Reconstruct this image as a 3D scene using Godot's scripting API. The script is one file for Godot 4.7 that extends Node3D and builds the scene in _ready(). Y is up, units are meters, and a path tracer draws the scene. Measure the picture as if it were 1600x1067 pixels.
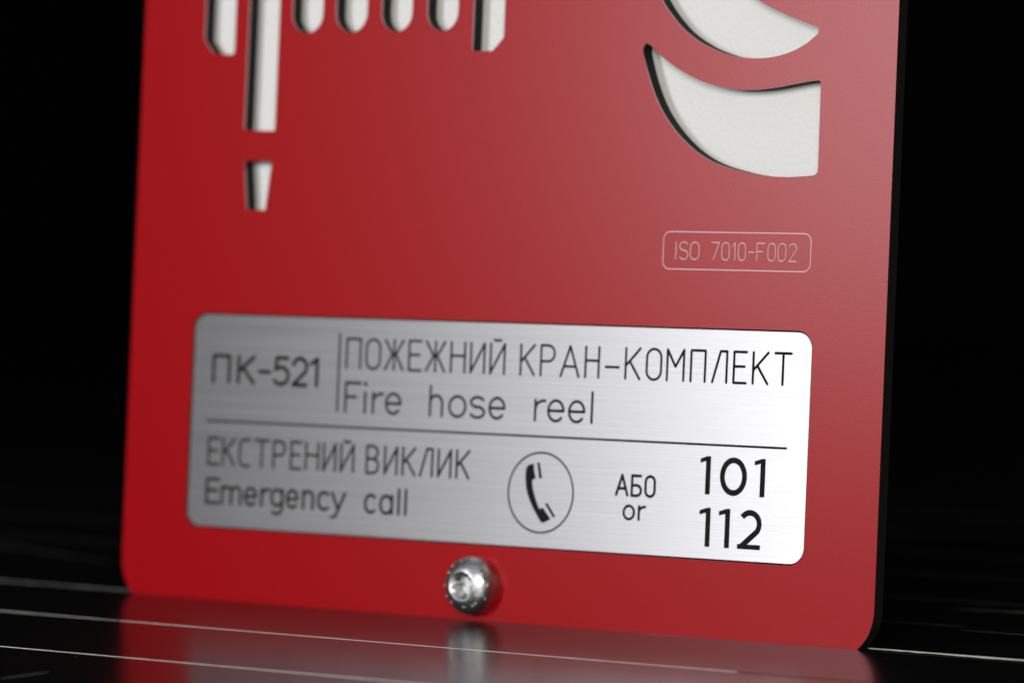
extends Node3D

# Everything is measured in millimetres in the builders and turned into metres (x MM) when meshes are committed.
# The sign's front face lies in the plane z = 0, its left edge at x = 0; the boards' top is y = 0.
const MM := 0.001
var M := {}
var rng := RandomNumberGenerator.new()


func _ready() -> void:
	rng.seed = 7
	# ---- camera
	var cam := Camera3D.new()
	cam.name = "camera"
	cam.near = 0.02
	cam.far = 20.0
	cam.keep_aspect = Camera3D.KEEP_HEIGHT
	cam.position = Vector3(0.51482, 0.035696, 0.59522)
	var b := Basis(Vector3(0, 1, 0), 0.630623) * Basis(Vector3(1, 0, 0), 0.012397) * Basis(Vector3(0, 0, 1), 0.042488)
	cam.basis = b
	var lens := CameraAttributesPhysical.new()
	lens.frustum_focal_length = 161.95
	lens.frustum_near = 0.02
	lens.frustum_far = 20.0
	lens.frustum_focus_distance = 0.701
	lens.exposure_aperture = 15.0
	cam.attributes = lens
	cam.fov = 8.477
	add_child(cam)
	cam.current = true
	# ---- surroundings: a dark studio
	var env := Environment.new()
	env.background_mode = Environment.BG_COLOR
	env.background_color = Color(0, 0, 0)
	env.tonemap_mode = Environment.TONE_MAPPER_LINEAR
	env.tonemap_exposure = 1.0
	env.sdfgi_enabled = true
	env.ssao_enabled = true
	env.ssil_enabled = true
	var we := WorldEnvironment.new()
	we.name = "environment"
	we.environment = env
	add_child(we)
	# ---- lamps: a softbox to the left, a broad weak one at the camera's right, an added weak one overhead to lighten the screw
	area_light("key_softbox", Vector3(-0.155, 0.160, 0.520), Vector3(0.115, 0.055, 0.0), Vector2(0.085, 0.20), 0.205, Color(0.99, 0.985, 1.0))
	area_light("fill_softbox", Vector3(0.42, 0.19, 0.58), Vector3(0.12, 0.05, 0.0), Vector2(0.32, 0.20), 0.325, Color(1.0, 0.98, 0.945))
	area_light("added_overhead_fill", Vector3(0.12, 0.75, 0.42), Vector3(0.08, 0.02, 0.05), Vector2(0.9, 0.6), 0.075, Color(0.97, 0.98, 1.0))
	materials()
	floor_boards()
	backdrop()
	await sign_board()


func area_light(called: String, at: Vector3, to: Vector3, size: Vector2, energy: float, tint: Color) -> void:
	var l := AreaLight3D.new()
	l.name = called
	l.area_size = size
	l.light_energy = energy
	l.light_color = tint
	l.shadow_enabled = true
	l.area_range = 20.0
	add_child(l)
	l.look_at_from_position(at, to, Vector3.UP)


# ------------------------------------------------------------------ materials
func lin(r: float, g: float, bl: float) -> Color:
	return Color(r, g, bl).linear_to_srgb()


func mat(called: String, c: Color, rough: float, metal := 0.0, spec := 0.5) -> StandardMaterial3D:
	var m := StandardMaterial3D.new()
	m.resource_name = called
	m.albedo_color = c
	m.roughness = rough
	m.metallic = metal
	m.metallic_specular = spec
	M[called] = m
	return m


func noise_tex(freq: float, octaves: int, seed_n: int, size := 512, as_normal := false, strength := 4.0) -> NoiseTexture2D:
	var n := FastNoiseLite.new()
	n.seed = seed_n
	n.noise_type = FastNoiseLite.TYPE_SIMPLEX_SMOOTH
	n.frequency = freq
	n.fractal_octaves = octaves
	var t := NoiseTexture2D.new()
	t.width = size
	t.height = size
	t.seamless = true
	t.noise = n
	t.as_normal_map = as_normal
	t.bump_strength = strength
	return t


func triplanar(m: StandardMaterial3D, per_metre: float) -> void:
	m.uv1_triplanar = true
	m.uv1_scale = Vector3.ONE * per_metre


func brushed(kind: int) -> ImageTexture:
	# 0 albedo streaks, 1 normals, 2 roughness: fine horizontal scratches of uneven length
	var w := 512
	var h := 1024
	var r := RandomNumberGenerator.new()
	r.seed = 21
	var val := PackedFloat32Array()
	val.resize(w * h)
	for y in h:
		var base := r.randfn(0.0, 0.5)
		for x in w:
			val[y * w + x] = base
	for k in 5200:
		var y := r.randi_range(0, h - 1)
		var x0 := r.randi_range(-80, w - 1)
		var n := r.randi_range(30, 240)
		var a := r.randfn(0.0, 0.75)
		for i in n:
			var x := x0 + i
			if x >= 0 and x < w:
				var e := sin(PI * float(i) / n)
				val[y * w + x] += a * e
	var im := Image.create(w, h, false, Image.FORMAT_RGB8)
	for y in h:
		for x in w:
			var v := val[y * w + x]
			if kind == 0:
				var g := clampf(0.90 + 0.04 * v, 0.0, 1.0)
				im.set_pixel(x, y, Color(g, g, g))
			elif kind == 1:
				var up := val[((y + 1) % h) * w + x]
				im.set_pixel(x, y, Color(0.5, clampf(0.5 + 0.035 * (up - v), 0, 1), 1.0))
			else:
				var g2 := clampf(0.80 + 0.05 * v, 0.0, 1.0)
				im.set_pixel(x, y, Color(g2, g2, g2))
	return ImageTexture.create_from_image(im)


func materials() -> void:
	var red := mat("red_coating", lin(0.338, 0.0010, 0.0034), 0.295, 0.0, 0.295)
	red.normal_enabled = true
	red.normal_texture = noise_tex(0.06, 3, 3, 512, true, 2.2)
	red.normal_scale = 0.03
	var speck := noise_tex(0.09, 2, 17, 512)
	var ramp := Gradient.new()
	ramp.set_color(0, Color(0.84, 0.84, 0.84))
	ramp.set_color(1, Color(1, 1, 1))
	ramp.set_offset(0, 0.28)
	ramp.set_offset(1, 0.72)
	speck.color_ramp = ramp
	red.albedo_texture = speck
	triplanar(red, 60.0)
	mat("aluminium_skin", lin(0.62, 0.62, 0.62), 0.38, 1.0)
	mat("bare_aluminium", lin(0.56, 0.46, 0.44), 0.6, 0.3)
	mat("black_core", lin(0.012, 0.0118, 0.0115), 0.7, 0.0, 0.3)
	var white := mat("white_backing", lin(0.615, 0.625, 0.615), 0.6, 0.0, 0.3)
	white.heightmap_enabled = true
	white.heightmap_texture = noise_tex(0.035, 4, 11, 512)
	white.heightmap_scale = 0.009
	triplanar(white, 42.0)
	var steel := mat("brushed_steel", lin(0.615, 0.615, 0.62), 0.625, 1.0)
	steel.albedo_texture = brushed(0)
	steel.roughness_texture = brushed(2)
	steel.normal_enabled = true
	steel.normal_texture = brushed(1)
	steel.normal_scale = 1.0
	steel.anisotropy_enabled = true
	steel.anisotropy = -0.8
	mat("label_edge", lin(0.25, 0.24, 0.23), 0.5, 1.0)
	mat("engraving_fill", lin(0.011, 0.009, 0.005), 0.8, 0.0, 0.15)
	mat("black_fill", lin(0.011, 0.011, 0.012), 0.7, 0.0, 0.15)
	var zinc := mat("screw_steel", lin(0.46, 0.47, 0.475), 0.37, 1.0)
	zinc.normal_enabled = true
	zinc.normal_texture = noise_tex(0.05, 3, 5, 256, true, 3.0)
	zinc.normal_scale = 0.5
	triplanar(zinc, 120.0)
	var board := mat("black_gloss_board", lin(0.0045, 0.0045, 0.0048), 0.13, 0.0, 0.5)
	board.roughness = 0.22
	mat("worn_glint_edge", lin(0.40, 0.395, 0.37), 0.55, 0.0)  # pale bevel tone: some wear, plus edge glint put into the colour
	mat("scratch_glint", lin(0.30, 0.27, 0.22), 0.5, 0.2)
	mat("faint_edge", lin(0.05, 0.05, 0.052), 0.4, 0.2)  # dim tone for weak edge lines, the painted diagonal glint and dust
	mat("black_cloth", lin(0.0035, 0.0035, 0.0038), 0.95, 0.0, 0.1)


# ------------------------------------------------------------------ mesh helpers
func put(called: String, mesh: Mesh, parent: Node, m: Material = null) -> MeshInstance3D:
	var o := MeshInstance3D.new()
	var k := 0
	while parent.has_node(NodePath(called if k == 0 else "%s_%03d" % [called, k])):
		k += 1
	o.name = called if k == 0 else "%s_%03d" % [called, k]
	o.mesh = mesh
	if m:
		o.material_override = m
	parent.add_child(o, true)
	return o


func tri(st: SurfaceTool, a: Vector3, b2: Vector3, c: Vector3, n: Vector3) -> void:
	# flat triangle, wound so that its front looks along n
	if (b2 - a).cross(c - a).dot(n) > 0.0:
		var t := b2
		b2 = c
		c = t
	for v in [a, b2, c]:
		st.set_normal(n)
		st.set_uv(Vector2(v.x / 123.0, -v.y / 36.0))
		st.add_vertex(v * MM)


func quad(st: SurfaceTool, a: Vector3, b2: Vector3, c: Vector3, d: Vector3, n: Vector3) -> void:
	tri(st, a, b2, c, n)
	tri(st, a, c, d, n)


func fresh() -> SurfaceTool:
	var st := SurfaceTool.new()
	st.begin(Mesh.PRIMITIVE_TRIANGLES)
	return st


func prism(st: SurfaceTool, poly: PackedVector2Array, z_back: float, z_front: float) -> void:
	if Geometry2D.is_polygon_clockwise(poly):
		poly = poly.duplicate()
		poly.reverse()
	var idx := Geometry2D.triangulate_polygon(poly)
	for i in range(0, idx.size(), 3):
		var p := poly[idx[i]]
		var q := poly[idx[i + 1]]
		var r := poly[idx[i + 2]]
		tri(st, Vector3(p.x, p.y, z_front), Vector3(q.x, q.y, z_front), Vector3(r.x, r.y, z_front), Vector3(0, 0, 1))
		tri(st, Vector3(p.x, p.y, z_back), Vector3(q.x, q.y, z_back), Vector3(r.x, r.y, z_back), Vector3(0, 0, -1))
	for i in poly.size():
		var p2 := poly[i]
		var q2 := poly[(i + 1) % poly.size()]
		var d := (q2 - p2).normalized()
		quad(st, Vector3(p2.x, p2.y, z_back), Vector3(q2.x, q2.y, z_back), Vector3(q2.x, q2.y, z_front), Vector3(p2.x, p2.y, z_front), Vector3(d.y, -d.x, 0))


func csg_poly(parent: Node, poly: PackedVector2Array, z_back: float, z_front: float, cut := true) -> void:
	var c := CSGPolygon3D.new()
	c.polygon = poly
	c.mode = CSGPolygon3D.MODE_DEPTH
	c.depth = z_front - z_back
	c.position.z = z_front   # the extrusion runs towards -z
	c.operation = CSGShape3D.OPERATION_SUBTRACTION if cut else CSGShape3D.OPERATION_UNION
	parent.add_child(c)


func bake(root: CSGShape3D, front_mat: Material, side_mat: Material, back_mat: Material, keep_normals := false) -> ArrayMesh:
	# CSG result (mm) -> mesh in metres, faces sorted by the way they look
	await get_tree().process_frame
	await get_tree().process_frame
	var src := root.bake_static_mesh()
	var sts := [fresh(), fresh(), fresh()]
	for s in src.get_surface_count():
		var a := src.surface_get_arrays(s)
		var v: PackedVector3Array = a[Mesh.ARRAY_VERTEX]
		var nn: PackedVector3Array = a[Mesh.ARRAY_NORMAL]
		var id: PackedInt32Array = a[Mesh.ARRAY_INDEX] if a[Mesh.ARRAY_INDEX] != null else PackedInt32Array(range(v.size()))
		for i in range(0, id.size(), 3):
			var p := v[id[i]]
			var q := v[id[i + 1]]
			var r := v[id[i + 2]]
			var n := -(q - p).cross(r - p)
			if n.length() < 1e-9:
				continue
			n = n.normalized()
			if keep_normals:
				for k in 3:
					sts[0].set_normal(nn[id[i + k]])
					sts[0].set_uv(Vector2(v[id[i + k]].x, v[id[i + k]].y))
					sts[0].add_vertex(v[id[i + k]] * MM)
			else:
				tri(sts[0 if n.z > 0.9 else 2 if n.z < -0.9 else 1], p, q, r, n)
	var out := ArrayMesh.new()
	var mats := [front_mat, side_mat, back_mat]
	for k in 3:
		var st: SurfaceTool = sts[k]
		var before := out.get_surface_count()
		st.commit(out)
		if out.get_surface_count() > before:
			out.surface_set_material(before, mats[k])
	root.free()
	return out


# ------------------------------------------------------------------ 2D shapes
func P(list: Array) -> PackedVector2Array:
	var o := PackedVector2Array()
	for i in range(0, list.size(), 2):
		o.append(Vector2(list[i], list[i + 1]))
	return o


func arc(c: Vector2, rx: float, ry: float, a0: float, a1: float, n := 18) -> PackedVector2Array:
	var o := PackedVector2Array()
	for i in n + 1:
		var a := deg_to_rad(lerpf(a0, a1, float(i) / n))
		o.append(c + Vector2(cos(a) * rx, sin(a) * ry))
	return o


func rounded_rect(x0: float, y0: float, x1: float, y1: float, r: float) -> PackedVector2Array:
	var o := arc(Vector2(x1 - r, y1 - r), r, r, 0, 90, 14)
	o.append_array(arc(Vector2(x0 + r, y1 - r), r, r, 90, 180, 14))
	o.append_array(arc(Vector2(x0 + r, y0 + r), r, r, 180, 270, 14))
	o.append_array(arc(Vector2(x1 - r, y0 + r), r, r, 270, 360, 14))
	return o


func smooth(pts: PackedVector2Array, sub := 5) -> PackedVector2Array:
	var o := PackedVector2Array()
	for i in pts.size() - 1:
		var a := pts[maxi(i - 1, 0)]
		var d := pts[mini(i + 2, pts.size() - 1)]
		for k in sub:
			o.append(pts[i].cubic_interpolate(pts[i + 1], a, d, float(k) / sub))
	o.append(pts[pts.size() - 1])
	return o


func round_corners(poly: PackedVector2Array, r: float, n := 4) -> PackedVector2Array:
	var o := PackedVector2Array()
	var m := poly.size()
	for i in m:
		var p := poly[i]
		var a := (poly[(i + m - 1) % m] - p).limit_length(r)
		var c := (poly[(i + 1) % m] - p).limit_length(r)
		for k in n + 1:
			var t := float(k) / n
			o.append((p + a).lerp(p, t).lerp(p.lerp(p + c, t), t))
	return o


func stroke(pts: PackedVector2Array, width: float, flat := false) -> PackedVector2Array:
	# outline of a pen stroke along a smooth line, with round (or flat) ends
	var r := width / 2.0
	var left := PackedVector2Array()
	var right := PackedVector2Array()
	var n := pts.size()
	for i in n:
		var d := (pts[mini(i + 1, n - 1)] - pts[maxi(i - 1, 0)]).normalized()
		var s := Vector2(-d.y, d.x) * r
		left.append(pts[i] + s)
		right.append(pts[i] - s)
	var o := left
	if not flat:
		var d1 := (pts[n - 1] - pts[n - 2]).angle()
		for k in range(1, 6):
			o.append(pts[n - 1] + Vector2.from_angle(d1 + PI / 2 - PI * k / 6.0) * r)
	right.reverse()
	o.append_array(right)
	if not flat:
		var d0 := (pts[1] - pts[0]).angle()
		for k in range(1, 6):
			o.append(pts[0] + Vector2.from_angle(d0 - PI / 2 - PI * k / 6.0) * r)
	return o


# ------------------------------------------------------------------ lettering
func glyph(ch: String, w: float, h: float, xh: float, desc: float) -> Array:
	# pen strokes of a letter: x from the left stem (0) to the right one (w), y from the baseline (0) to h
	var r := w / 2.0
	var c := w / 2.0
	match ch:
		"П": return [P([0, 0, 0, h]), P([0, h, w, h]), P([w, h, w, 0])]
		"О", "0", "O":
			var a := arc(Vector2(c, h - r), r, r, 90, 180, 10)
			a.append_array(arc(Vector2(c, r), r, r, 180, 270, 10))
			var e := arc(Vector2(c, h - r), r, r, 90, 0, 10)
			e.append_array(arc(Vector2(c, r), r, r, 0, -90, 10))
			return [a, e]
		"Ж": return [P([c, 0, c, h]), P([0, h, w * 0.40, h * 0.52]), P([0, 0, w * 0.40, h * 0.52]), P([w, h, w * 0.60, h * 0.52]), P([w, 0, w * 0.60, h * 0.52]), P([w * 0.40, h * 0.52, w * 0.60, h * 0.52])]
		"Е", "E": return [P([0, 0, 0, h]), P([0, h, w, h]), P([0, h * 0.53, w * 0.86, h * 0.53]), P([0, 0, w, 0])]
		"F": return [P([0, 0, 0, h]), P([0, h, w, h]), P([0, h * 0.52, w * 0.72, h * 0.52])]
		"Н": return [P([0, 0, 0, h]), P([w, 0, w, h]), P([0, h * 0.55, w, h * 0.55])]
		"И": return [P([0, 0, 0, h]), P([w, 0, w, h]), P([0, 0.05, w, h - 0.05])]
		"Й": return [P([0, 0, 0, h]), P([w, 0, w, h]), P([0, 0.05, w, h - 0.05]), P([w * 0.24, h * 1.125, w * 0.34, h * 1.105, w * 0.62, h * 1.105, w * 0.72, h * 1.125])]
		"К": return [P([0, 0, 0, h]), P([w, h, 0, h * 0.42]), P([w * 0.28, h * 0.575, w, 0])]
		"Р":
			var q := h * 0.265
			var a := P([0, h])
			a.append_array(arc(Vector2(w - q, h - q), q, q, 90, -90, 14))
			a.append(Vector2(0, h - 2 * q))
			return [P([0, 0, 0, h]), a]
		"А": return [P([0, 0, c, h]), P([c, h, w, 0]), P([w * 0.17, h * 0.33, w * 0.83, h * 0.33])]
		"М": return [P([0, 0, 0, h]), P([w, 0, w, h]), P([0, h, c, h * 0.45]), P([c, h * 0.45, w, h])]
		"Л": return [P([0, 0, w * 0.54, h]), P([w * 0.54, h, w, h]), P([w, h, w, 0])]
		"Т": return [P([0, h, w, h]), P([c, 0, c, h])]
		"-": return [P([0, h * 0.36, w, h * 0.36])]
		"~": return [P([0, h * 0.44, w, h * 0.44])]
		"=": return [P([0, h * 0.48, w, h * 0.48])]
		"С":
			var q := w * 0.55
			var a := P([w, h])
			a.append_array(arc(Vector2(q, h - q), q, q, 90, 180, 8))
			a.append_array(arc(Vector2(q, q), q, q, 180, 270, 8))
			a.append(Vector2(w, 0))
			return [a]
		"В":
			var q := h * 0.235
			var t := h * 0.265
			var a := P([0, h])
			a.append_array(arc(Vector2(w * 0.92 - q, h - q), q, q, 90, -90, 12))
			a.append(Vector2(0, h - 2 * q))
			var e := P([0, 2 * t])
			e.append_array(arc(Vector2(w - t, t), t, t, 90, -90, 12))
			e.append(Vector2(0, 0))
			return [P([0, 0, 0, h]), a, e]
		"Б":
			var q := h * 0.26
			var e := P([0, 2 * q])
			e.append_array(arc(Vector2(w - q, q), q, q, 90, -90, 12))
			e.append(Vector2(0, 0))
			return [P([0, 0, 0, h]), P([0, h, w * 0.93, h]), e]
		"i": return [P([0, 0, 0, xh])]
		"l": return [P([0, 0, 0, h])]
		"I": return [P([0, 0, 0, h])]
		"r":
			var a := P([0, xh * 0.55])
			a.append_array(arc(Vector2(w * 0.9, xh * 0.55), w * 0.9, xh * 0.42, 165, 90, 8))
			a.append(Vector2(w, xh * 0.965))
			return [P([0, 0, 0, xh]), a]
		"e": return [P([0, xh * 0.5, w, xh * 0.5]), arc(Vector2(c, xh / 2), r, xh / 2, 0, 318, 30)]
		"h", "n":
			var q := minf(w * 0.5, xh * 0.42)
			var a := arc(Vector2(c, xh - q), c, q, 180, 0, 14)
			a.append(Vector2(w, 0))
			return [P([0, 0, 0, h if ch == "h" else xh]), a]
		"m":
			var q := xh * 0.34
			var a := arc(Vector2(w * 0.25, xh - q), w * 0.25, q, 180, 0, 12)
			a.append(Vector2(c, 0))
			var e := arc(Vector2(w * 0.75, xh - q), w * 0.25, q, 180, 0, 12)
			e.append(Vector2(w, 0))
			return [P([0, 0, 0, xh]), a, e]
		"o": return [arc(Vector2(c, xh / 2), r, xh / 2, 90, 270, 18), arc(Vector2(c, xh / 2), r, xh / 2, 90, -90, 18)]
		"s", "S":
			var k := xh if ch == "s" else h
			var a := arc(Vector2(c, k * 0.76), r * 0.94, k * 0.24, 28, 268, 18)
			a.append_array(arc(Vector2(c, k * 0.26), r, k * 0.26, 86, -155, 18))
			return [a]
		"c": return [arc(Vector2(c * 1.05, xh / 2), r * 1.05, xh / 2, 48, 312, 24)]
		"a": return [arc(Vector2(c, xh / 2), r, xh / 2, 0, 180, 16), arc(Vector2(c, xh / 2), r, xh / 2, 180, 360, 16), P([w, 0, w, xh])]
		"g":
			var a := P([w, xh])
			a.append_array(arc(Vector2(c, desc + r * 0.85), r, r * 0.85, 0, -140, 14))
			return [arc(Vector2(c, xh * 0.53), r, xh * 0.47, 0, 180, 16), arc(Vector2(c, xh * 0.53), r, xh * 0.47, 180, 360, 16), a]
		"y": return [P([0, xh, w * 0.52, 0.0]), P([w, xh, w * 0.36, desc * 0.62, w * 0.24, desc * 0.9, w * 0.02, desc])]
		"5":
			var a := P([w * 0.10, h * 0.56])
			a.append_array(arc(Vector2(w * 0.46, h * 0.32), w * 0.54, h * 0.32, 118, -145, 22))
			return [P([w * 0.14, h, w * 0.92, h]), P([w * 0.14, h, w * 0.08, h * 0.55]), a]
		"2":
			var k := w * 0.5
			var a := arc(Vector2(c, h - k), k, k, 165, -38, 18)
			a.append(Vector2(0, 0))
			return [a, P([0, 0, w, 0])]
		"1": return [P([w, 0, w, h]), P([w, h, 0, h * 0.80])]
		"7": return [P([0, h, w, h]), P([w, h, w * 0.22, 0])]
	return []


# every line of writing: [letters, their left stems, their right stems] in mm on the sign
func line(letters: String, spans: Array, base: float, h: float, width: float, xh := 0.0, desc := 0.0) -> Array:
	var polys := []
	for i in letters.length():
		var x0: float = spans[2 * i]
		var x1: float = spans[2 * i + 1]
		for s in glyph(letters[i], x1 - x0, h, xh, desc):
			var pts := PackedVector2Array()
			for p in s:
				var v: Vector2 = p + Vector2(x0, base)
				if pts.is_empty() or pts[pts.size() - 1].distance_to(v) > 0.004:
					pts.append(v)
			polys.append(stroke(pts, width * 1.08))
		if letters[i] == "i":
			polys.append(arc(Vector2(x0, base + h * 0.975), 0.37, 0.37, 0, 345, 23))
	return polys


func heavy_one(x0: float, x1: float, base: float, h: float, sw: float) -> Array:
	var xr := x1 + sw / 2.0
	return [P([xr, base, xr, base + h, xr - sw * 0.80, base + h, x0, base + h * 0.925, x0 + 0.06, base + h * 0.815, xr - sw, base + h * 0.868, xr - sw, base])]


func dark_fill(called: String, polys: Array, parent: Node, m: Material, z: float, grow := 0.04) -> void:
	# the paint at the bottom of the engraving: each stroke a little deeper than the one before it
	var st := fresh()
	var k := 0
	for p in polys:
		var q := Geometry2D.offset_polygon(p, grow)
		prism(st, q[0] if q.size() == 1 else p, z - 0.10 - k * 0.0011, z - k * 0.0011)
		k += 1
	put(called, st.commit(), parent, m)


# ------------------------------------------------------------------ the sign
func sign_board() -> void:
	var sg := Node3D.new()
	sg.name = "fire_hose_sign"
	add_child(sg)
	sg.set_meta("label", "upright red sign with white cut-outs and brushed metal label on glossy black boards")
	sg.set_meta("category", "sign")

	# outline and openings
	var outline := rounded_rect(0.0, -2.0, 150.1, 156.0, 8.0)
	var holes := []
	holes.append(round_corners(P([13.36, 121, 13.40, 94.0, 15.5, 91.55, 20.03, 91.40, 20.03, 121]), 0.5))
	holes.append(round_corners(P([22.95, 127, 22.88, 78.7, 29.48, 78.55, 29.48, 127]), 0.4))
	holes.append(round_corners(P([23.22, 73.6, 29.15, 73.6, 28.10, 65.3, 24.14, 65.4]), 0.35))
	for s in [[32.22, 38.72], [41.48, 48.02], [51.02, 57.32], [60.40, 66.70]]:
		var r: float = (s[1] - s[0]) / 2.0
		var slot := arc(Vector2((s[0] + s[1]) / 2.0, 94.8 + r), r, r, 180, 360, 20)
		slot.append_array(arc(Vector2((s[0] + s[1]) / 2.0, 121.0 - r), r, r, 0, 180, 20))
		holes.append(slot)
	holes.append(round_corners(P([69.72, 121, 69.86, 91.5, 73.9, 91.45, 76.06, 93.6, 76.04, 121]), 0.3))
	# the crescent of the reel
	var up := smooth(P([104.2, 112.5, 103.5, 108.0, 104.5, 103.0, 106.60, 99.2, 108.35, 97.0, 110.75, 94.65, 113.19, 92.99, 115.57, 91.78, 117.93, 90.91, 120.26, 90.25, 122.58, 89.92, 124.87, 89.80, 127.14, 89.92, 129.39, 90.30, 131.62, 90.98, 133.82, 92.05, 135.3, 93.1]))
	up.append_array(P([135.75, 93.5, 135.92, 94.0, 135.85, 94.4, 135.5, 94.62]))
	up.append_array(smooth(P([135.0, 94.72, 133.67, 95.13, 130.22, 96.33, 126.9, 97.7, 124.53, 98.90, 121.5, 101.0, 119.0, 104.0, 118.0, 108.0, 118.3, 112.5])))
	holes.append(up)
	var lo := smooth(P([104.8, 92.02, 107.5, 89.92, 111.12, 87.82, 114.68, 86.35, 118.2, 85.42, 121.68, 84.98, 125.11, 84.96, 128.5, 85.28, 131.87, 85.80, 134.55, 86.21, 136.1, 86.33]))
	lo.append_array(P([136.5, 86.25, 136.68, 85.95]))
	lo.append_array(P([136.74, 78.7, 136.79, 72.9, 136.70, 72.25, 136.38, 71.90]))
	lo.append_array(smooth(P([135.8, 71.76, 134.82, 71.66, 131.45, 71.50, 128.05, 71.60, 124.61, 72.0, 121.5, 72.62, 118.81, 73.32, 116.45, 74.20, 114.07, 75.48, 111.65, 77.26, 109.19, 79.62, 107.18, 82.18, 105.63, 84.95, 104.45, 87.75, 103.6, 90.3, 103.35, 91.3])))
	lo.append_array(P([103.38, 91.85, 103.62, 92.22, 103.98, 92.35, 104.4, 92.25]))
	holes.append(lo)
	var pocket := rounded_rect(13.70, 11.96, 137.14, 47.94, 2.8)

	# the standard's mark: a thin engraved frame and writing
	var iso := line("ISO7010=F002", [111.2, 111.2, 111.86, 113.48, 113.92, 115.55, 117.93, 119.25, 119.78, 121.18, 121.70, 122.24, 122.88, 124.17, 124.72, 125.76, 126.26, 127.68, 128.31, 129.66, 130.16, 131.57, 132.19, 133.50], 58.55, 2.70, 0.12)
	var f := rounded_rect(108.8, 57.0, 136.1, 62.83, 1.25)
	for part in [[0, 31], [30, 60]]:
		var pts := PackedVector2Array()
		for i in range(part[0], part[1] + 1):
			pts.append(f[i % f.size()])
		iso.append(stroke(pts, 0.14))

	# thin coated skin with all its openings
	var skin := CSGCombiner3D.new()
	add_child(skin)
	csg_poly(skin, outline, -0.20, 0.0, false)
	for h in holes:
		csg_poly(skin, h, -1.0, 1.0)
	csg_poly(skin, pocket, -1.0, 1.0)
	for s in iso:
		csg_poly(skin, s, -0.08, 1.0)
	put("face_sheet", await bake(skin, M.red_coating, M.aluminium_skin, M.aluminium_skin), sg)
	# black core behind it
	var core := CSGCombiner3D.new()
	add_child(core)
	csg_poly(core, outline, -2.5, -0.203, false)
	for h in holes:
		csg_poly(core, h, -5.0, 1.0)
	csg_poly(core, pocket, -1.0, 1.0)
	put("core_sheet", await bake(core, M.black_core, M.black_core, M.black_core), sg)
	# white sheet seen through the openings
	var st := fresh()
	prism(st, rounded_rect(5.0, 56.0, 145.1, 150.0, 4.0), -3.95, -2.8)
	put("backing_sheet", st.commit(), sg, M.white_backing)
	var mark := Node3D.new()
	mark.name = "standard_mark"
	sg.add_child(mark, true)
	dark_fill("inscription", iso.slice(0, iso.size() - 2), mark, M.bare_aluminium, -0.055)
	dark_fill("frame_line", iso.slice(iso.size() - 2), mark, M.bare_aluminium, -0.055)

	await metal_label(sg)
	await screw(sg, Vector2(75.15, 5.5))


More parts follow.
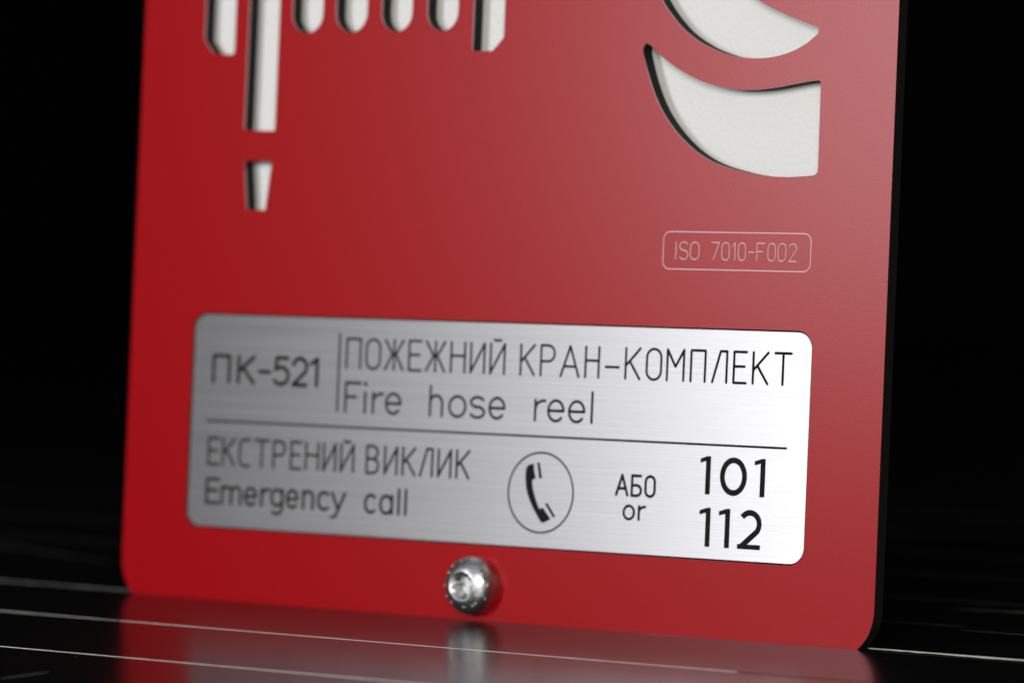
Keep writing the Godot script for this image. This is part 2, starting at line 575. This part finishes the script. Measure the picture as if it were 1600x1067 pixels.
func metal_label(sg: Node3D) -> void:
	var lines := {}
	lines["heading"] = line("ПОЖЕЖНИЙКРАН-КОМПЛЕКТ", [46.63, 49.47, 50.72, 53.54, 54.63, 58.27, 59.54, 61.95, 63.02, 66.76, 68.09, 70.84, 72.07, 74.75, 76.02, 78.77, 82.03, 84.69, 86.01, 88.64, 89.92, 93.43, 94.72, 97.27, 98.62, 101.12, 102.45, 105.14, 106.47, 109.18, 110.35, 113.45, 114.82, 117.47, 118.87, 121.48, 122.81, 125.08, 126.37, 129.06, 130.37, 133.29], 39.60, 4.80, 0.40)
	lines["translation"] = line("Firehosereel", [46.74, 49.71, 50.82, 50.82, 52.5, 54.48, 55.19, 58.14, 64.23, 66.65, 68.13, 71.35, 72.38, 75.15, 76.22, 79.15, 85.27, 87.17, 87.84, 90.79, 91.92, 94.83, 96.31, 96.31], 32.43, 4.75, 0.44, 3.25)
	lines["number"] = line("ПК~521", [18.32, 21.72, 23.74, 27.02, 28.23, 30.41, 31.46, 34.46, 35.45, 38.27, 39.2, 40.5], 36.45, 4.40, 0.62)
	lines["call_heading"] = line("ЕКСТРЕНИЙВИКЛИК", [17.98, 20.21, 21.12, 23.6, 24.75, 26.84, 28.08, 30.96, 32.06, 34.4, 35.8, 37.86, 38.95, 41.54, 42.7, 45.12, 46.33, 48.89, 51.71, 54.1, 55.46, 57.89, 59.15, 61.64, 62.73, 65.15, 66.41, 68.88, 70.12, 72.58], 22.58, 4.40, 0.42)
	lines["call_translation"] = line("Emergencycall", [17.92, 20.58, 21.29, 25.3, 26.34, 28.61, 29.87, 31.53, 32.01, 34.3, 35.32, 37.5, 38.76, 40.78, 41.93, 44.24, 44.81, 47.46, 51.75, 53.93, 54.92, 57.26, 58.66, 58.66, 60.07, 60.07], 16.12, 3.98, 0.50, 2.85, -1.15)
	lines["conjunction"] = line("АБО", [101.64, 103.78, 104.61, 106.33, 107.2, 108.92], 21.32, 3.12, 0.44)
	lines["conjunction_translation"] = line("or", [103.22, 105.2, 106.12, 107.25], 17.60, 3.0, 0.42, 2.08)
	var sw := 0.92
	var n101 := heavy_one(117.30, 118.84, 22.14, 5.95, sw)
	n101.append(stroke(arc(Vector2(123.56, 25.11), 2.05, 2.53, 90, 271, 24), sw, true))
	n101.append(stroke(arc(Vector2(123.56, 25.11), 2.05, 2.53, 91, -90, 24), sw, true))
	n101.append_array(heavy_one(127.35, 128.93, 22.16, 5.93, sw))
	lines["phone_number"] = n101
	var n112 := heavy_one(117.52, 119.17, 14.03, 6.08, sw)
	n112.append_array(heavy_one(121.14, 122.79, 14.03, 6.08, sw))
	var two := arc(Vector2(126.95, 17.95), 1.72, 1.74, 146, -42, 20)
	two.append(Vector2(125.35, 14.35))
	n112.append(stroke(two, sw, true))
	n112.append(P([124.75, 14.03, 128.98, 14.03, 128.98, 14.80, 124.75, 14.80]))
	lines["phone_number_001"] = n112
	lines["dividing_line"] = [stroke(P([17.3, 29.86, 133.0, 29.86]), 0.36)]
	lines["upright_line"] = [stroke(P([45.06, 45.25, 45.06, 32.3]), 0.42, true)]
	lines["circle"] = [stroke(arc(Vector2(87.0, 20.95), 6.36, 6.36, 90, 271, 40), 0.32, true), stroke(arc(Vector2(87.0, 20.95), 6.36, 6.36, 91, -90, 40), 0.32, true)]
	lines["handset_symbol"] = [
		round_corners(P([83.95, 24.79, 84.40, 25.25, 85.45, 25.57, 85.63, 24.15, 85.97, 23.18, 85.26, 22.88, 85.43, 21.64, 86.08, 19.88, 86.88, 18.32, 87.57, 18.62, 89.2, 16.83, 87.7, 16.16, 87.25, 16.29, 85.6, 18.44, 84.63, 20.17, 84.12, 21.58, 83.88, 23.18]), 0.18, 2),
		P([86.1, 25.68, 86.61, 25.76, 87.17, 23.29, 86.63, 23.16]), P([87.93, 19.22, 88.41, 19.37, 90.05, 17.37, 89.67, 17.08])]
	# the plate, with every stroke cut right through
	var c := CSGCombiner3D.new()
	add_child(c)
	csg_poly(c, rounded_rect(14.0, 12.22, 136.92, 47.68, 2.55), -0.85, -0.22, false)
	for k in lines:
		for s in lines[k]:
			csg_poly(c, s, -0.46, 1.0)
	var o := put("information_label", await bake(c, M.brushed_steel, M.engraving_fill, M.label_edge), sg)
	o.set_meta("label", "brushed silver metal label with dark engraved emergency writing")
	for k in lines:
		dark_fill(k if k in ["dividing_line", "upright_line", "circle", "handset_symbol"] else "inscription", lines[k], o, M.black_fill if k in ["phone_number", "phone_number_001", "handset_symbol"] else M.engraving_fill, -0.36)


func dome(t: float) -> Vector2:
	# (radius, height) along the head's rounded side
	var a := Vector2(4.68, 1.2)
	var b2 := Vector2(4.62, 3.15)
	var c := Vector2(2.36, 4.05)
	return a.lerp(b2, t).lerp(b2.lerp(c, t), t)


func screw(sg: Node3D, at: Vector2) -> void:
	var root := CSGCombiner3D.new()
	add_child(root)
	# the head's outline, spun about y, then laid towards +z
	var prof := PackedVector2Array()
	prof.append(Vector2(0, -0.3))
	prof.append(Vector2(4.45, -0.3))
	prof.append(Vector2(4.5, 0.1))
	for i in 27:
		prof.append(dome(i / 26.0))
	prof.append(Vector2(0, 4.05))
	var head := CSGPolygon3D.new()
	head.polygon = prof
	head.mode = CSGPolygon3D.MODE_SPIN
	head.spin_degrees = 360
	head.spin_sides = 72
	head.smooth_faces = true
	head.rotation.x = PI / 2
	root.add_child(head)
	# countersunk rim and six-lobed socket
	var cone := CSGCylinder3D.new()
	cone.cone = true
	cone.radius = 2.9
	cone.height = 2.9
	cone.sides = 64
	cone.smooth_faces = true
	cone.rotation.x = -PI / 2
	cone.position.z = 4.05 + 0.62 - 1.45
	cone.operation = CSGShape3D.OPERATION_SUBTRACTION
	root.add_child(cone)
	var lobes := PackedVector2Array()
	for i in 96:
		var a := TAU * i / 96.0 + 0.22
		lobes.append(Vector2.from_angle(a) * (1.70 + 0.42 * cos(6.0 * (a - 0.22)) + 0.02 * cos(12.0 * (a - 0.22))))
	csg_poly(root, lobes, 1.9, 6.0)
	var o := put("screw", await bake(root, M.screw_steel, M.screw_steel, M.screw_steel, true), sg)
	o.position = Vector3(at.x, at.y, 0) * MM
	# small raised marks in a ring on the dome
	var st := SurfaceTool.new()
	st.begin(Mesh.PRIMITIVE_TRIANGLES)
	var ball := SphereMesh.new()
	ball.radius = 0.5 * MM
	ball.height = 1.0 * MM
	ball.radial_segments = 16
	ball.rings = 8
	for i in 17:
		var a := TAU * i / 17.0 + rng.randf_range(-0.12, 0.12)
		if i in [3, 8, 12]:
			continue
		var t := rng.randf_range(0.50, 0.72) if i % 4 else 0.38
		var c := dome(t)
		var along := dome(t + 0.01) - dome(t - 0.01)
		var tilt := Vector2(along.y, -along.x).normalized()
		var n := Vector3(cos(a) * tilt.x, sin(a) * tilt.x, tilt.y)
		var bs := Basis.looking_at(n, Vector3(0.1, 0.2, 1).normalized()).scaled_local(Vector3(rng.randf_range(0.4, 1.15), rng.randf_range(0.4, 0.7), 0.30))
		st.append_from(ball, 0, Transform3D(bs, Vector3(cos(a) * c.x, sin(a) * c.x, c.y) * MM))
	put("raised_mark", st.commit(), o, M.screw_steel)


# ------------------------------------------------------------------ the boards and the backdrop
func board_mesh(z0: float, z1: float, x0: float, x1: float, ch: float) -> ArrayMesh:
	# a long board, its front top edge (towards +z) bevelled by ch
	var st := fresh()
	var sec := [Vector2(z0 + 0.15, 0.0), Vector2(z1 - ch, 0.0), Vector2(z1, -ch), Vector2(z1, -20.0), Vector2(z0, -20.0), Vector2(z0, -0.15)]
	for i in sec.size():
		var p: Vector2 = sec[i]
		var q: Vector2 = sec[(i + 1) % sec.size()]
		var d := (q - p).normalized()
		quad(st, Vector3(x0, p.y, p.x), Vector3(x1, p.y, p.x), Vector3(x1, q.y, q.x), Vector3(x0, q.y, q.x), Vector3(0, d.x, -d.y))
	for x in [x0, x1]:
		var n := Vector3(-1 if x == x0 else 1, 0, 0)
		for i in range(1, sec.size() - 1):
			tri(st, Vector3(x, sec[0].y, sec[0].x), Vector3(x, sec[i].y, sec[i].x), Vector3(x, sec[i + 1].y, sec[i + 1].x), n)
	return st.commit()


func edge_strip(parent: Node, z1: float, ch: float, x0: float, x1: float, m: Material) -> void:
	# worn bevel with the lamp's glint put in as pale colour: a thin uneven facing that stands a hair proud of the board's front top edge
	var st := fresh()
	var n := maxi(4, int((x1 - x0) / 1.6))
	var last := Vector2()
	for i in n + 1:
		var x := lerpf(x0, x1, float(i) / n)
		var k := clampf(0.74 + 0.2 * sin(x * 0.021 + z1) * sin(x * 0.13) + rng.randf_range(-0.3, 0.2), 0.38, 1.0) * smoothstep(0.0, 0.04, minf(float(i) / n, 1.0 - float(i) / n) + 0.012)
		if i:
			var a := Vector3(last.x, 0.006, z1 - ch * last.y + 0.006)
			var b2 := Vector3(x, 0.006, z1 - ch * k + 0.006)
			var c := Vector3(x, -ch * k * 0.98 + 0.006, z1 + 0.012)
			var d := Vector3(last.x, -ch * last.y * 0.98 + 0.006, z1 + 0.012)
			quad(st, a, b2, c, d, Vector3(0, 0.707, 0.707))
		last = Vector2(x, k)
	put("worn_glint_edge", st.commit(), parent, m)


func floor_boards() -> void:
	var fl := Node3D.new()
	fl.name = "floor"
	fl.set_meta("kind", "structure")
	add_child(fl)
	fl.rotation.x = deg_to_rad(4.0)   # the boards fall a little towards the front
	# [front edge z, back edge z, bevel]
	var list := []
	var front := [0.4, 35.2, 74.3, 112.5]
	while front[front.size() - 1] < 900.0:
		front.append(front[front.size() - 1] + 38.4)
	for k in range(1, front.size()):
		list.append([front[k], front[k - 1] + 0.35 * (1 if k > 1 else 0), 0.34])
	var back := [-3.15, -38.2, -73.0]
	while back[back.size() - 1] > -1000.0:
		back.append(back[back.size() - 1] - 37.5)
	for k in back.size() - 1:
		list.append([back[k], back[k + 1] + 0.35, 0.34])
	dust(fl)
	for k in list.size():
		var z1: float = list[k][0]
		var ch: float = list[k][2]
		var o := put("board", board_mesh(list[k][1], z1, -1100.0, 1100.0, ch), fl, M.black_gloss_board)
		if is_equal_approx(z1, 35.2):
			edge_strip(o, z1, ch * 0.8, -700.0, 30.0, M.worn_glint_edge)
			edge_strip(o, z1, ch, 30.3, 149.0, M.worn_glint_edge)  # strip stops where the bevel no longer catches the lamp
			scratch_glint(o, Vector3(107.0, 0, 1.2), Vector3(120.0, 0, 1.1), 0.5, M.scratch_glint)
		elif is_equal_approx(z1, 74.3):
			edge_strip(o, z1, ch, -700.0, 190.0, M.worn_glint_edge)
			scratch_glint(o, Vector3(69.1, 0, 95.0), Vector3(69.0, 0, 106.0), 0.35, M.scratch_glint)
		elif is_equal_approx(z1, -3.15):
			edge_strip(o, z1, ch * 0.22, -700.0, 40.0, M.worn_glint_edge)  # slimmer strip stands in for the dimmer glint on the left
			edge_strip(o, z1, ch * 0.72, 60.0, 700.0, M.worn_glint_edge)
			scratch_glint(o, Vector3(145.6, 0, -33.3), Vector3(330.0, 0, -36.2), 1.4, M.scratch_glint)  # bright rear edge line drawn as a pale streak
		elif is_equal_approx(z1, -38.2):
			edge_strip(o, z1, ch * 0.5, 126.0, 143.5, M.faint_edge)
			scratch_glint(o, Vector3(-36.0, 0, -40.5), Vector3(-120.0, 0, -70.0), 3.0, M.faint_edge)  # diagonal glint on the gloss, painted as a faint streak
			scratch_glint(o, Vector3(128.0, 0, -60.5), Vector3(175.0, 0, -70.0), 1.6, M.scratch_glint)  # farther pale floor line drawn as a slanted streak
		elif z1 < -60.0 and z1 > -230.0:
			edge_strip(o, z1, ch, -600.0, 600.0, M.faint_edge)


func dust(parent: Node) -> void:
	# grains of dust on the gloss, in front of and beside the sign
	var st := fresh()
	for i in 120:
		var c := Vector3(rng.randf_range(-40, 190), 0.004, rng.randf_range(1.5, 110.0))
		if absf(c.z - 35.2) < 2.0 or absf(c.z - 74.3) < 2.0:
			continue
		var s := rng.randf_range(0.03, 0.07) * (1.5 if i % 23 == 0 else 1.0)
		var top := c + Vector3(0, s * 0.9, 0)
		var ring := []
		for k in 5:
			var a := TAU * k / 5.0 + i
			ring.append(c + Vector3(cos(a) * s * 1.4, 0, sin(a) * s))
		for k in 5:
			tri(st, ring[k], ring[(k + 1) % 5], top, (ring[k] + ring[(k + 1) % 5] - 2.0 * c).normalized() * 0.7 + Vector3(0, 0.6, 0))
	var o := put("dust", st.commit(), parent, M.faint_edge)
	o.set_meta("kind", "stuff")


func scratch_glint(parent: Node, a: Vector3, b2: Vector3, width: float, m: Material) -> void:
	# a pale streak for scratches and painted glints, tapering at both ends, lying 4 microns over the board
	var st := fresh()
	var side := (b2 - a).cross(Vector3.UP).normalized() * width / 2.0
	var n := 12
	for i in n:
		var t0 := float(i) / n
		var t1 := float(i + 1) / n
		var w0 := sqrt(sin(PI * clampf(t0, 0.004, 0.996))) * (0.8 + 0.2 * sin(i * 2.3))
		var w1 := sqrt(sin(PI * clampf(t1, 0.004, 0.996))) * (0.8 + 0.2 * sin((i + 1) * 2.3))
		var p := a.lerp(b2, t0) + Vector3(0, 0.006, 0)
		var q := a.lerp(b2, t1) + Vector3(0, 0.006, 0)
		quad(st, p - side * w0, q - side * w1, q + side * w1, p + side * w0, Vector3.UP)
	put("scratch_glint", st.commit(), parent, m)


func backdrop() -> void:
	var st := fresh()
	var n := 16
	# black cloth hung behind the boards, with shallow folds
	for i in n * 6:
		var x0 := -2000.0 + 4000.0 * i / (n * 6)
		var x1 := -2000.0 + 4000.0 * (i + 1) / (n * 6)
		var z0 := -1000.0 + 14.0 * sin(i * 0.9)
		var z1 := -1000.0 + 14.0 * sin((i + 1) * 0.9)
		var nn := Vector3(z0 - z1, 0, x1 - x0).normalized()
		quad(st, Vector3(x0, -60, z0), Vector3(x1, -60, z1), Vector3(x1, 1500, z1), Vector3(x0, 1500, z0), nn)
		quad(st, Vector3(x0, -60, z0 - 3), Vector3(x1, -60, z1 - 3), Vector3(x1, 1500, z1 - 3), Vector3(x0, 1500, z0 - 3), -nn)
	var o := put("backdrop", st.commit(), self, M.black_cloth)
	o.set_meta("kind", "structure")
